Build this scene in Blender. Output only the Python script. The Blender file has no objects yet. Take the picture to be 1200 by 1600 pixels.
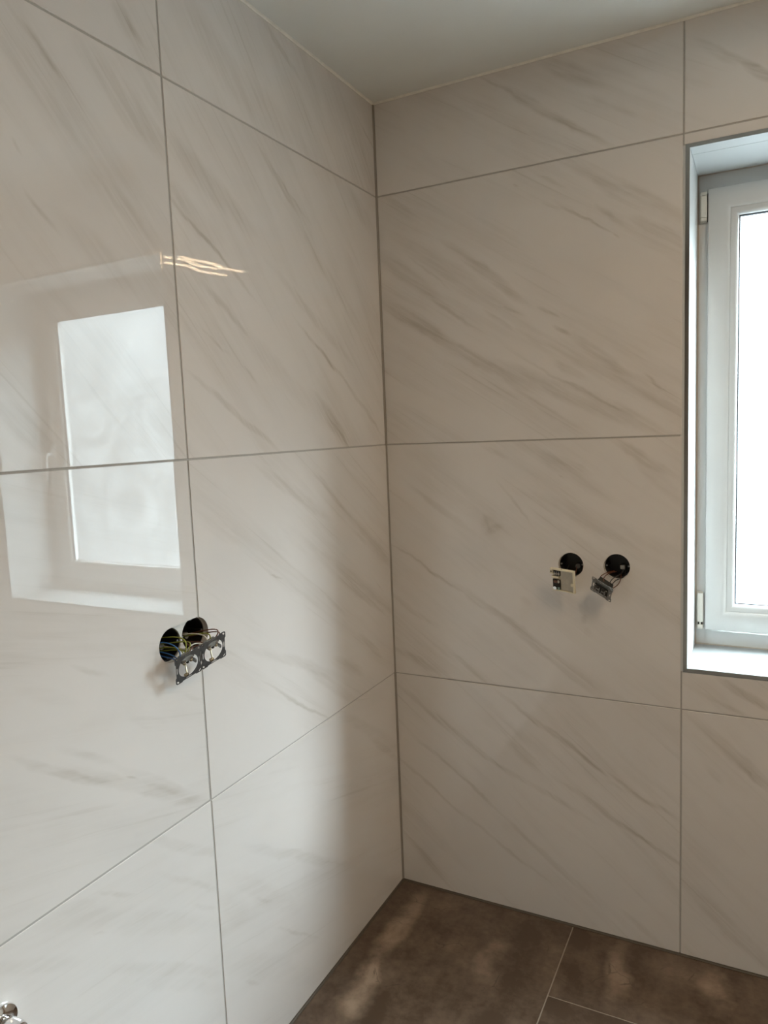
import bpy, bmesh, math, random
from math import pi, sin, cos, radians as R
from mathutils import Vector, Matrix
from mathutils.geometry import tessellate_polygon

random.seed(4)
scene = bpy.context.scene
col = scene.collection

# ---------------------------------------------------------------- camera
F_PX, YAW, PITCH, ROLL = 1144.414, 0.479650, -0.109223, 0.040150
CAM = Vector((1.056569, -2.063134, 1.500770))
fwd = Vector((-sin(YAW) * cos(PITCH), cos(YAW) * cos(PITCH), sin(PITCH)))
rgt = Vector((cos(YAW), sin(YAW), 0.0))
dwn = -rgt.cross(fwd)
r2 = rgt * cos(ROLL) + dwn * sin(ROLL)
d2 = -rgt * sin(ROLL) + dwn * cos(ROLL)
cd = bpy.data.cameras.new('camera')
cam = bpy.data.objects.new('camera', cd)
col.objects.link(cam)
M = Matrix((r2, -d2, -fwd)).transposed().to_4x4()
M.translation = CAM
cam.matrix_world = M
cd.sensor_fit = 'VERTICAL'
cd.sensor_height = 36.0
cd.lens = F_PX / 1600 * 36.0
cd.clip_start = 0.02
scene.camera = cam

# ---------------------------------------------------------------- light and exposure
SKY_STRENGTH = 20.8
LAMP_STRENGTH = 88.0
SUN_STRENGTH = 7.0
scene.view_settings.view_transform = 'Standard'
scene.view_settings.look = 'None'
scene.view_settings.gamma = 1.0
scene.view_settings.use_curve_mapping = False
scene.view_settings.exposure = 0.0
scene.cycles.use_denoising = True
scene.cycles.max_bounces = 14
scene.cycles.diffuse_bounces = 8
scene.cycles.glossy_bounces = 6
scene.cycles.transparent_max_bounces = 12
scene.cycles.caustics_reflective = True
scene.cycles.blur_glossy = 0.0
scene.cycles.sample_clamp_indirect = 0.0

world = bpy.data.worlds.new('overcast_sky')
scene.world = world
world.use_nodes = True
wn = world.node_tree
wn.nodes.clear()
wo = wn.nodes.new('ShaderNodeOutputWorld')
wb = wn.nodes.new('ShaderNodeBackground')
wt = wn.nodes.new('ShaderNodeTexCoord')
ws = wn.nodes.new('ShaderNodeSeparateXYZ')
wm = wn.nodes.new('ShaderNodeMapRange')
wr = wn.nodes.new('ShaderNodeValToRGB')
wm.inputs['From Min'].default_value = -1.0
wm.inputs['From Max'].default_value = 1.0
el = wr.color_ramp.elements
for pos, v in ((0.40, 0.17), (0.485, 0.185), (0.585, 0.30), (0.66, 1.9)):      # dull ground, hazy horizon, overcast brightening upwards
    e = el.new(pos); e.color = (v * 0.84, v, v * 1.08, 1)
el[0].color = (0.126, 0.15, 0.162, 1)
el[-1].color = (2.2, 2.6, 2.8, 1)
wn.links.new(wt.outputs['Generated'], ws.inputs[0])
wn.links.new(ws.outputs['Z'], wm.inputs['Value'])
wn.links.new(wm.outputs[0], wr.inputs[0])
wn.links.new(wr.outputs[0], wb.inputs['Color'])
wb.inputs['Strength'].default_value = SKY_STRENGTH
wn.links.new(wb.outputs[0], wo.inputs['Surface'])

# the sun behind thin cloud: a very wide, soft source high on the far right outside
sl = bpy.data.lights.new('hazy_sun', 'SUN')
sl.energy = SUN_STRENGTH; sl.angle = R(26); sl.color = (0.88, 1.0, 1.05)
so = bpy.data.objects.new('hazy_sun', sl); col.objects.link(so)
SUN_AZ, SUN_EL = R(20), R(27)
so.location = (6, 4, 5)
so.rotation_euler = Vector((-cos(SUN_AZ) * cos(SUN_EL), -sin(SUN_AZ) * cos(SUN_EL), -sin(SUN_EL))).to_track_quat('-Z', 'Y').to_euler()

# window portal (only guides sampling of the sky, gives no light itself)
pl = bpy.data.lights.new('window_portal', 'AREA')
pl.shape = 'RECTANGLE'; pl.size = 0.9; pl.size_y = 1.2
pl.cycles.is_portal = True
po = bpy.data.objects.new('window_portal', pl)
col.objects.link(po)
po.location = (1.379, 0.34, 1.506)
po.rotation_euler = (R(-90), 0, 0)          # faces into the room (-y)

# ---------------------------------------------------------------- room measures (metres)
ROW = (0.0, 0.7193, 1.4594, 2.2094, 2.4791)      # joints between the tile rows
JL, JB, JB2 = -0.9009, 0.8689, 2.369             # vertical joints, left and back wall
RX, RY, H = 2.45, -2.45, 2.4791                  # room size
G = 0.0020                                       # half joint
TH = 0.010                                       # tile thickness
WX0, WX1, WZ0, WZ1 = 0.8735, 1.8850, 0.8240, 2.1830   # window opening in the tiles

# ---------------------------------------------------------------- materials
class NT:
    def __init__(s, name):
        s.m = bpy.data.materials.new(name); s.m.use_nodes = True
        s.t = s.m.node_tree; s.t.nodes.clear()
        s.out = s.t.nodes.new('ShaderNodeOutputMaterial')
    def n(s, kind, **kw):
        nd = s.t.nodes.new('ShaderNode' + kind)
        for k, v in kw.items(): setattr(nd, k, v)
        return nd
    def l(s, a, b): s.t.links.new(a, b)
    def math(s, op, a, b=None, c=None, clamp=False):
        nd = s.n('Math', operation=op, use_clamp=clamp)
        for i, v in enumerate((a, b, c)):
            if v is None: continue
            if isinstance(v, (int, float)): nd.inputs[i].default_value = v
            else: s.l(v, nd.inputs[i])
        return nd.outputs[0]
    def noise(s, vec, scale, detail=3.0, rough=0.55, dist=0.0):
        nd = s.n('TexNoise')
        s.l(vec, nd.inputs['Vector'])
        nd.inputs['Scale'].default_value = scale
        nd.inputs['Detail'].default_value = detail
        nd.inputs['Roughness'].default_value = rough
        nd.inputs['Distortion'].default_value = dist
        return nd
    def mapping(s, vec, loc=(0, 0, 0), rot=(0, 0, 0), scale=(1, 1, 1), kind='POINT'):
        nd = s.n('Mapping', vector_type=kind)
        s.l(vec, nd.inputs['Vector'])
        nd.inputs['Location'].default_value = loc
        nd.inputs['Rotation'].default_value = rot
        nd.inputs['Scale'].default_value = scale
        return nd.outputs[0]
    def mix(s, fac, a, b):
        nd = s.n('Mix', data_type='RGBA')
        for sock, v in ((nd.inputs[0], fac), (nd.inputs[6], a), (nd.inputs[7], b)):
            if isinstance(v, (int, float)): sock.default_value = v
            elif isinstance(v, tuple): sock.default_value = (*v, 1)
            else: s.l(v, sock)
        return nd.outputs[2]
    def ramp(s, v, lo, hi, a=0.0, b=1.0):
        nd = s.n('MapRange'); nd.clamp = True
        s.l(v, nd.inputs['Value'])
        for k, x in (('From Min', lo), ('From Max', hi), ('To Min', a), ('To Max', b)):
            nd.inputs[k].default_value = x
        return nd.outputs[0]
    def bsdf(s, **kw):
        b = s.n('BsdfPrincipled')
        for k, v in kw.items():
            k = k.replace('_', ' ')
            if isinstance(v, tuple): b.inputs[k].default_value = (*v, 1)
            elif isinstance(v, (int, float)): b.inputs[k].default_value = v
            else: s.l(v, b.inputs[k])
        s.l(b.outputs[0], s.out.inputs['Surface'])
        return b

def plain(name, color, rough=0.5, metal=0.0, var=0.06, scale=40.0, bump=0.0, spec=0.5):
    t = NT(name)
    tc = t.n('TexCoord').outputs['Object']
    nz = t.noise(tc, scale, 4)
    f = t.ramp(nz.outputs[0], 0.3, 0.7)
    c = t.mix(f, tuple(x * (1 - var) for x in color), tuple(min(1, x * (1 + var)) for x in color))
    b = t.bsdf(Base_Color=c, Roughness=t.ramp(nz.outputs[0], 0.3, 0.7, rough * 0.85, min(1, rough * 1.15)), Metallic=metal)
    b.inputs['Specular IOR Level'].default_value = spec
    if bump:
        bp = t.n('Bump'); bp.inputs['Strength'].default_value = bump; bp.inputs['Distance'].default_value = 0.002
        t.l(nz.outputs[0], bp.inputs['Height']); t.l(bp.outputs[0], b.inputs['Normal'])
    return t.m

TILE_BASE = (0.72, 0.685, 0.66)
VEIN = (0.40, 0.355, 0.30)
def marble(name, streaks, origin, ang, seed, base=TILE_BASE, amount=1.0):
    """polished marble-print tile; streaks = (u0, v0, u1, v1, half width mm, strength) in wall metres"""
    t = NT(name)
    tc = t.n('TexCoord').outputs['Object']
    flat = t.n('VectorMath', operation='MULTIPLY'); t.l(tc, flat.inputs[0]); flat.inputs[1].default_value = (1, 1, 0)
    p = flat.outputs[0]
    sh = t.mapping(p, loc=(seed * 3.17, seed * 1.31, seed * 0.7))
    # wander of the veins
    wob = t.noise(sh, 9.0, 3, 0.6)
    w1 = t.n('VectorMath', operation='SUBTRACT'); t.l(wob.outputs['Color'], w1.inputs[0]); w1.inputs[1].default_value = (0.5, 0.5, 0.5)
    w2 = t.n('VectorMath', operation='MULTIPLY'); t.l(w1.outputs[0], w2.inputs[0]); w2.inputs[1].default_value = (0.030, 0.030, 0)
    w3 = t.n('VectorMath', operation='ADD'); t.l(p, w3.inputs[0]); t.l(w2.outputs[0], w3.inputs[1])
    q = w3.outputs[0]
    # fibres along the vein direction
    al = t.mapping(sh, rot=(0, 0, -ang))
    fine = t.noise(t.mapping(al, scale=(5.0, 70.0, 1)), 1.0, 4, 0.6, 0.4)
    broad = t.noise(t.mapping(al, scale=(1.6, 9.0, 1)), 1.0, 4, 0.55, 0.5)
    cloud = t.noise(sh, 2.2, 4, 0.5)
    brk = t.noise(t.mapping(al, scale=(9.0, 24.0, 1)), 1.0, 3, 0.6)
    total = None
    for (u0, v0, u1, v1, w, s) in streaks:
        du, dv = u1 - u0, v1 - v0
        ln = math.hypot(du, dv)
        mp = t.mapping(q, loc=((u0 + u1) / 2 - origin[0], (v0 + v1) / 2 - origin[1], 0),
                       rot=(0, 0, math.atan2(dv, du)),
                       scale=(ln / 2 * 1.4, max(w, 2.2) * 0.00125, 1), kind='TEXTURE')
        g = t.n('TexGradient', gradient_type='SPHERICAL'); t.l(mp, g.inputs[0])
        e = t.ramp(g.outputs[1], 0.0, 0.5 if w > 8 else 0.7)
        total = t.math('MULTIPLY', e, s) if total is None else t.math('MULTIPLY_ADD', e, s, total)
    f = t.ramp(fine.outputs[0], 0.32, 0.66, 0.25, 1.15)
    if total is not None:
        st = t.math('MULTIPLY', total, f)
        st = t.math('MULTIPLY', st, t.ramp(brk.outputs[0], 0.30, 0.52, 0.6, 1.0))
        st = t.math('MINIMUM', st, 0.95)
    bands = t.math('MULTIPLY', t.ramp(broad.outputs[0], 0.46, 0.76, 0.0, 0.26), f)
    v = t.math('ADD', bands, t.math('MULTIPLY', st, 0.62)) if total is not None else bands
    lines = t.noise(t.mapping(al, loc=(3.3, 8.1, 0), scale=(2.6, 120.0, 1)), 1.0, 2, 0.5, 0.3)
    thin = t.math('MULTIPLY', t.ramp(lines.outputs[0], 0.60, 0.70), t.ramp(broad.outputs[0], 0.44, 0.62, 0.0, 0.20))
    v = t.math('ADD', v, thin)
    v = t.math('MULTIPLY', v, amount, clamp=True)
    c0 = t.mix(t.ramp(cloud.outputs[0], 0.35, 0.65), tuple(x * 0.975 for x in base), tuple(x * 1.02 for x in base))
    c = t.mix(v, c0, VEIN)
    b = t.bsdf(Base_Color=c, Roughness=0.01)
    b.inputs['IOR'].default_value = 1.7
    # the slight waviness of the polished glaze
    wav = t.noise(sh, 5.0, 1.0, 0.4)
    bp = t.n('Bump'); bp.inputs['Strength'].default_value = 0.03; bp.inputs['Distance'].default_value = 0.004
    t.l(wav.outputs[0], bp.inputs['Height']); t.l(bp.outputs[0], b.inputs['Normal'])
    return t.m

def stone_floor(name, streaks, origin, seed):
    t = NT(name)
    tc = t.n('TexCoord').outputs['Object']
    flat = t.n('VectorMath', operation='MULTIPLY'); t.l(tc, flat.inputs[0]); flat.inputs[1].default_value = (1, 1, 0)
    p = flat.outputs[0]
    sh = t.mapping(p, loc=(seed * 2.3, seed * 1.7, 0))
    wob = t.noise(sh, 7.0, 4, 0.6)
    w1 = t.n('VectorMath', operation='SUBTRACT'); t.l(wob.outputs['Color'], w1.inputs[0]); w1.inputs[1].default_value = (0.5, 0.5, 0.5)
    w2 = t.n('VectorMath', operation='MULTIPLY'); t.l(w1.outputs[0], w2.inputs[0]); w2.inputs[1].default_value = (0.09, 0.09, 0)
    w3 = t.n('VectorMath', operation='ADD'); t.l(p, w3.inputs[0]); t.l(w2.outputs[0], w3.inputs[1])
    q = w3.outputs[0]
    band = t.noise(t.mapping(sh, scale=(7.0, 0.9, 1)), 1.0, 5, 0.55, 0.3)
    blot = t.noise(sh, 9.0, 6, 0.62, 0.3)
    grain = t.noise(sh, 60.0, 4, 0.6)
    vor = t.n('TexVoronoi', feature='DISTANCE_TO_EDGE'); t.l(q, vor.inputs['Vector']); vor.inputs['Scale'].default_value = 7.0
    total = None
    for (u0, v0, u1, v1, w, s) in streaks:
        du, dv = u1 - u0, v1 - v0
        mp = t.mapping(q, loc=((u0 + u1) / 2 - origin[0], (v0 + v1) / 2 - origin[1], 0), rot=(0, 0, math.atan2(dv, du)),
                       scale=(math.hypot(du, dv) / 2 * 1.2, w * 0.0014, 1), kind='TEXTURE')
        g = t.n('TexGradient', gradient_type='SPHERICAL'); t.l(mp, g.inputs[0])
        e = t.ramp(g.outputs[1], 0.0, 0.6)
        total = t.math('MULTIPLY', e, s) if total is None else t.math('MULTIPLY_ADD', e, s, total)
    lightness = t.math('ADD', t.ramp(band.outputs[0], 0.40, 0.75, 0.0, 0.30), t.ramp(blot.outputs[0], 0.38, 0.72, -0.10, 0.24))
    if total is not None:
        lightness = t.math('ADD', lightness, t.math('MULTIPLY', total, t.ramp(blot.outputs[0], 0.3, 0.6, 0.35, 1.0)))
    lightness = t.math('ADD', lightness, t.ramp(grain.outputs[0], 0.3, 0.7, -0.08, 0.08), clamp=True)
    c = t.mix(lightness, FLOOR_DARK, FLOOR_LIGHT)
    crk = t.math('MULTIPLY', t.ramp(vor.outputs[0], 0.0, 0.012, 1.0, 0.0), t.ramp(blot.outputs[0], 0.52, 0.62, 0.0, 0.75))
    c = t.mix(crk, c, (0.045, 0.03, 0.02))
    b = t.bsdf(Base_Color=c, Roughness=t.ramp(grain.outputs[0], 0.3, 0.7, 0.30, 0.42))
    bp = t.n('Bump'); bp.inputs['Strength'].default_value = 0.12; bp.inputs['Distance'].default_value = 0.002
    t.l(blot.outputs[0], bp.inputs['Height']); t.l(bp.outputs[0], b.inputs['Normal'])
    return t.m
FLOOR_DARK, FLOOR_LIGHT = (0.080, 0.049, 0.030), (0.36, 0.265, 0.19)

def emissive(name, color, strength):
    t = NT(name)
    e = t.n('Emission'); e.inputs[0].default_value = (*color, 1); e.inputs[1].default_value = strength
    t.l(e.outputs[0], t.out.inputs['Surface'])
    return t.m

def window_glass():
    t = NT('fogged_glass')
    tc = t.n('TexCoord').outputs['Object']
    nz = t.noise(tc, 5.0, 4, 0.6, 1.2)
    dr = t.noise(tc, 90.0, 2, 0.5)
    tr = t.n('BsdfTransparent'); tr.inputs[0].default_value = (0.93, 0.96, 0.96, 1)
    tl = t.n('BsdfTranslucent'); tl.inputs[0].default_value = (0.85, 0.88, 0.88, 1)
    gl = t.n('BsdfGlossy'); gl.inputs['Roughness'].default_value = 0.01
    f = t.math('ADD', t.ramp(nz.outputs[0], 0.42, 0.68, 0.02, 0.17), t.ramp(dr.outputs[0], 0.62, 0.7, 0.0, 0.06))
    m1 = t.n('MixShader'); t.l(f, m1.inputs[0]); t.l(tr.outputs[0], m1.inputs[1]); t.l(tl.outputs[0], m1.inputs[2])
    fr = t.n('Fresnel'); fr.inputs[0].default_value = 1.5
    m2 = t.n('MixShader'); t.l(fr.outputs[0], m2.inputs[0]); t.l(m1.outputs[0], m2.inputs[1]); t.l(gl.outputs[0], m2.inputs[2])
    t.l(m2.outputs[0], t.out.inputs['Surface'])
    return t.m

MT = {
    'grout': plain('grout', (0.40, 0.38, 0.355), 0.85, scale=150),
    'silicone': plain('corner_silicone', (0.34, 0.31, 0.275), 0.18, scale=20),
    'floor_silicone': plain('floor_silicone', (0.095, 0.075, 0.055), 0.4, scale=30),
    'floor_grout': plain('floor_grout', (0.33, 0.28, 0.225), 0.8, scale=120),
    'caulk': plain('ceiling_caulk', (0.88, 0.86, 0.80), 0.6, scale=60),
    'paint': plain('ceiling_paint', (0.82, 0.83, 0.80), 0.75, var=0.015, scale=3, bump=0.02),
    'plaster': plain('plaster', (0.62, 0.60, 0.57), 0.9, var=0.12, scale=120, bump=0.3),
    'plain_wall': plain('beige_wall', (0.33, 0.275, 0.22), 0.5, var=0.03, scale=2),
    'upvc': plain('white_window_plastic', (0.58, 0.575, 0.56), 0.22, var=0.01, scale=8),
    'hinge': plain('hinge_plastic', (0.66, 0.64, 0.58), 0.35, var=0.02, scale=30),
    'reveal': plain('reveal_white', (0.56, 0.57, 0.568), 0.45, var=0.015, scale=12),
    'sill': plain('pale_grey_sill', (0.30, 0.31, 0.31), 0.75, var=0.02, scale=12, spec=0.15),
    'steel': plain('brushed_steel', (0.36, 0.345, 0.33), 0.13, 1.0, var=0.05, scale=25),
    'rubber': plain('black_rubber', (0.012, 0.014, 0.02), 0.5),
    'dark_part_gap_shade': plain('dark_part_gap_shade', (0.02, 0.018, 0.015), 0.8),  # colour of dark parts, and of solids painted as the shade in gaps
    'seal': plain('brown_sealant', (0.42, 0.36, 0.30), 0.6, scale=60),
    'black': plain('black_box_plastic', (0.014, 0.013, 0.013), 0.4, var=0.2),
    'zinc': plain('zinc_plate', (0.30, 0.31, 0.31), 0.42, 0.85, var=0.15, scale=150),
    'zinc_dark': plain('dark_zinc_plate', (0.15, 0.155, 0.16), 0.42, 0.7, var=0.15, scale=150),
    'spring': plain('contact_spring', (0.42, 0.36, 0.24), 0.3, 0.9),
    'bright': plain('bright_metal', (0.75, 0.75, 0.74), 0.2, 1.0),
    'grey': plain('grey_insert', (0.20, 0.20, 0.19), 0.5, var=0.15, scale=80),
    'pale_grey': plain('pale_terminal', (0.48, 0.45, 0.40), 0.5, var=0.1, scale=80),
    'ivory': plain('ivory_plastic', (0.78, 0.72, 0.55), 0.4, var=0.03, scale=40),
    'ivory_panel': plain('ivory_panel', (0.50, 0.45, 0.36), 0.35, var=0.08, scale=90),
    'teal': plain('teal_terminal', (0.25, 0.36, 0.33), 0.4),
    'blue': plain('blue_wire', (0.03, 0.12, 0.32), 0.4),
    'green': plain('green_yellow_wire', (0.30, 0.32, 0.045), 0.4),
    'brown': plain('brown_wire', (0.14, 0.05, 0.025), 0.4),
    'black_wire': plain('black_wire', (0.02, 0.018, 0.018), 0.4),
    'white_wire': plain('white_wire', (0.7, 0.66, 0.58), 0.4),
    'chrome': plain('chrome', (0.86, 0.87, 0.88), 0.05, 1.0, var=0.01),
    'lamp_white': plain('lamp_white', (0.8, 0.8, 0.78), 0.4),
    'led': emissive('warm_led', (1.0, 0.74, 0.47), LAMP_STRENGTH),
    'glass': window_glass(),
}

# ---------------------------------------------------------------- geometry helpers
def link(name, mesh, mat, parent=None, loc=(0, 0, 0), rot=None, smooth=False):
    o = bpy.data.objects.new(name, mesh)
    col.objects.link(o)
    if mat is not None: mesh.materials.append(mat)
    if parent is not None: o.parent = parent
    o.location = loc
    if rot is not None: o.rotation_euler = rot
    if smooth:
        for p in mesh.polygons: p.use_smooth = True
        mesh.set_sharp_from_angle(angle=R(35))
    return o

def empty(name, loc=(0, 0, 0), parent=None):
    o = bpy.data.objects.new(name, None)
    o.empty_display_size = 0.02
    col.objects.link(o); o.location = loc
    if parent: o.parent = parent
    return o

def tag(o, label=None, cat=None, group=None, kind=None):
    for k, v in (('label', label), ('category', cat), ('group', group), ('kind', kind)):
        if v: o[k] = v
    return o

class MB:
    def __init__(s): s.b = bmesh.new()
    def add(s, verts, faces, mat=None):
        vs = [s.b.verts.new(mat @ Vector(v) if mat is not None else Vector(v)) for v in verts]
        for f in faces:
            try: s.b.faces.new([vs[i] for i in f])
            except ValueError: pass
        return s
    def box(s, a, b, ch=0.0, mat=None):
        x0, x1 = sorted((a[0], b[0])); y0, y1 = sorted((a[1], b[1])); z0, z1 = sorted((a[2], b[2]))
        tmp = bmesh.new()
        bmesh.ops.create_cube(tmp, size=1)
        for v in tmp.verts:
            v.co = Vector(((x0 + x1) / 2 + v.co.x * (x1 - x0), (y0 + y1) / 2 + v.co.y * (y1 - y0), (z0 + z1) / 2 + v.co.z * (z1 - z0)))
        if ch: bmesh.ops.bevel(tmp, geom=tmp.edges[:], offset=ch, segments=1 if ch < 0.0015 else 2, affect='EDGES', profile=0.6)
        s.join(tmp, mat); return s
    def join(s, tmp, mat=None):
        tmp.verts.ensure_lookup_table(); tmp.verts.index_update()
        s.add([v.co.copy() for v in tmp.verts], [[v.index for v in f.verts] for f in tmp.faces], mat)
        tmp.free()
    def prism(s, outer, holes, z0, z1, mat=None):
        """polygon with holes in XY, extruded z0..z1"""
        def area(l): return sum(l[i][0] * l[(i + 1) % len(l)][1] - l[(i + 1) % len(l)][0] * l[i][1] for i in range(len(l)))
        outer = list(outer) if area(outer) > 0 else list(outer)[::-1]
        holes = [list(h) if area(h) < 0 else list(h)[::-1] for h in holes]
        loops = [outer] + holes
        pts = [p for l in loops for p in l]
        tris = tessellate_polygon([[Vector((x, y, 0)) for x, y in l] for l in loops])
        n = len(pts)
        V = [(x, y, z1) for x, y in pts] + [(x, y, z0) for x, y in pts]
        Fs = []
        for t in tris:
            a, b, c = [pts[i] for i in t]
            sgn = (b[0] - a[0]) * (c[1] - a[1]) - (b[1] - a[1]) * (c[0] - a[0])
            t = tuple(t) if sgn > 0 else tuple(t)[::-1]
            Fs.append(t); Fs.append(tuple(i + n for i in t[::-1]))
        k = 0
        for l in loops:
            m = len(l)
            for i in range(m):
                a, b = k + i, k + (i + 1) % m
                Fs.append((a, a + n, b + n, b))
            k += m
        s.add(V, Fs, mat); return s
    def lathe(s, prof, seg=32, mat=None):
        """profile (r, z) turned about Z"""
        V, Fs = [], []
        for r, z in prof:
            for k in range(seg):
                a = 2 * pi * k / seg; V.append((r * cos(a), r * sin(a), z))
        for i in range(len(prof) - 1):
            for k in range(seg):
                a, b = i * seg + k, i * seg + (k + 1) % seg
                Fs.append((a, b, b + seg, a + seg))
        s.add(V, Fs, mat)
        return s
    def tube(s, pts, r, seg=8, mat=None, cap=True):
        pts = [Vector(p) for p in pts]
        V, Fs = [], []
        up = Vector((0.13, 0.21, 1)).normalized()
        for i, p in enumerate(pts):
            d = (pts[min(i + 1, len(pts) - 1)] - pts[max(i - 1, 0)]).normalized()
            a = d.cross(up)
            if a.length < 1e-4: a = d.cross(Vector((1, 0, 0)))
            a.normalize(); b = d.cross(a).normalized()
            for k in range(seg):
                t = 2 * pi * k / seg; V.append(p + (a * cos(t) + b * sin(t)) * r)
        for i in range(len(pts) - 1):
            for k in range(seg):
                q0, q1 = i * seg + k, i * seg + (k + 1) % seg
                Fs.append((q0, q1, q1 + seg, q0 + seg))
        if cap:
            Fs.append(tuple(range(seg))[::-1]); Fs.append(tuple(range(len(V) - seg, len(V))))
        s.add(V, Fs, mat); return s
    def ring(s, x0, x1, z0, z1, prof, mat=None):
        """mitred rectangular frame in XZ; prof = (inset, y) outline of the member's section, closed"""
        V, Fs = [], []
        for ins, y in prof:
            V += [(x0 + ins, y, z0 + ins), (x1 - ins, y, z0 + ins), (x1 - ins, y, z1 - ins), (x0 + ins, y, z1 - ins)]
        m = len(prof)
        for i in range(m):
            j = (i + 1) % m
            for k in range(4):
                l = (k + 1) % 4
                Fs.append((i * 4 + k, i * 4 + l, j * 4 + l, j * 4 + k))
        s.add(V, Fs, mat); return s
    def build(s, name, mat, parent=None, loc=(0, 0, 0), rot=None, smooth=False):
        bmesh.ops.recalc_face_normals(s.b, faces=s.b.faces[:])
        me = bpy.data.meshes.new(name)
        s.b.to_mesh(me); s.b.free()
        return link(name, me, mat, parent, loc, rot, smooth)

def circle(cx, cy, r, n=40, a0=0.0):
    return [(cx + r * cos(a0 + 2 * pi * k / n), cy + r * sin(a0 + 2 * pi * k / n)) for k in range(n)]
def slot(cx, cy, w, h, ang=0.0, n=6):
    r = min(w, h) / 2; L = max(w, h) / 2 - r
    out = []
    for sgn in (1, -1):
        for k in range(n + 1):
            a = -pi / 2 + pi * k / n
            out.append((sgn * (L + r * cos(a)), sgn * r * sin(a)))
    if h > w: out = [(-y, x) for x, y in out]
    return [(cx + x * cos(ang) - y * sin(ang), cy + x * sin(ang) + y * cos(ang)) for x, y in out]
def bez(p0, p1, p2, p3, n=14):
    p0, p1, p2, p3 = map(Vector, (p0, p1, p2, p3))
    return [p0 * (1 - t) ** 3 + p1 * 3 * t * (1 - t) ** 2 + p2 * 3 * t * t * (1 - t) + p3 * t ** 3 for t in [k / n for k in range(n + 1)]]
# wall frames: local X along the wall (as seen from the room), local Y up, local Z into the room
LEFT = Matrix(((0, 0, 1, 0), (1, 0, 0, 0), (0, 1, 0, 0), (0, 0, 0, 1)))
BACK = Matrix(((1, 0, 0, 0), (0, 0, -1, 0), (0, 1, 0, 0), (0, 0, 0, 1)))
FLOOR = Matrix.Identity(4)

# ---------------------------------------------------------------- where the boxes sit in the walls
BOX_R = 0.0345
LEFT_BOXES = ((-0.9830, 1.0885), (-0.9090, 1.0920))
BACK_BOXES = ((0.5750, 1.1025), (0.7015, 1.1040))

# ---------------------------------------------------------------- the setting
mb = MB()
mb.prism([(RY - 0.1, -0.1), (0.1, -0.1), (0.1, H + 0.1), (RY - 0.1, H + 0.1)],
         [circle(y, z, BOX_R + 0.0002) for y, z in LEFT_BOXES], -0.10, -TH, LEFT)
wall_left = tag(mb.build('wall_left', MT['plaster']), kind='structure')

mb = MB()
win_hole = [(WX0, WZ0), (WX1, WZ0), (WX1, WZ1), (WX0, WZ1)]
mb.prism([(0.0, -0.1), (RX + 0.1, -0.1), (RX + 0.1, H + 0.1), (0.0, H + 0.1)],
         [win_hole] + [circle(x, z, BOX_R + 0.0002) for x, z in BACK_BOXES], -0.10, -TH, BACK)
for x0, x1, z0, z1 in ((0.0, WX0 - 0.012, -0.1, H + 0.1), (WX1 + 0.012, RX + 0.1, -0.1, H + 0.1),
                       (WX0 - 0.012, WX1 + 0.012, -0.1, WZ0 - 0.012), (WX0 - 0.012, WX1 + 0.012, WZ1 + 0.012, H + 0.1)):
    mb.box((x0, 0.10, z0), (x1, 0.36, z1))
wall_back = tag(mb.build('wall_back', MT['plaster']), kind='structure')

wall_right = tag(MB().box((RX, RY - 0.1, -0.1), (RX + 0.1, 0.0, H + 0.1)).build('wall_right', MT['plain_wall']), kind='structure')
wall_front = tag(MB().box((0.0, RY - 0.1, -0.1), (RX, RY, H + 0.1)).build('wall_front', MT['plain_wall']), kind='structure')
ceiling = tag(MB().box((0.0, RY, H), (RX, 0.0, H + 0.1)).build('ceiling', MT['paint']), kind='structure')
floor = tag(MB().box((0.0, RY, -0.1), (RX, 0.0, -TH)).build('floor', MT['floor_grout']), kind='structure')

# ---------------------------------------------------------------- tiles, one object each
def tile(parent, frame, rect, mat, outline=None, holes=(), tilt=(0, 0)):
    u0, u1, v0, v1 = rect
    cu, cv = (u0 + u1) / 2, (v0 + v1) / 2
    mb = MB()
    if outline is None and not holes:
        mb.box((u0 - cu, v0 - cv, -TH), (u1 - cu, v1 - cv, 0), 0.0009)
    else:
        out = outline or [(u0, v0), (u1, v0), (u1, v1), (u0, v1)]
        mb.prism([(u - cu, v - cv) for u, v in out], [[(u - cu, v - cv) for u, v in h] for h in holes], -TH, 0)
    o = mb.build('tile', mat, parent)
    o.matrix_local = frame @ Matrix.Translation((cu, cv, 0)) @ Matrix.Rotation(R(tilt[0]), 4, 'X') @ Matrix.Rotation(R(tilt[1]), 4, 'Y')
    return o, (cu, cv)

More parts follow.
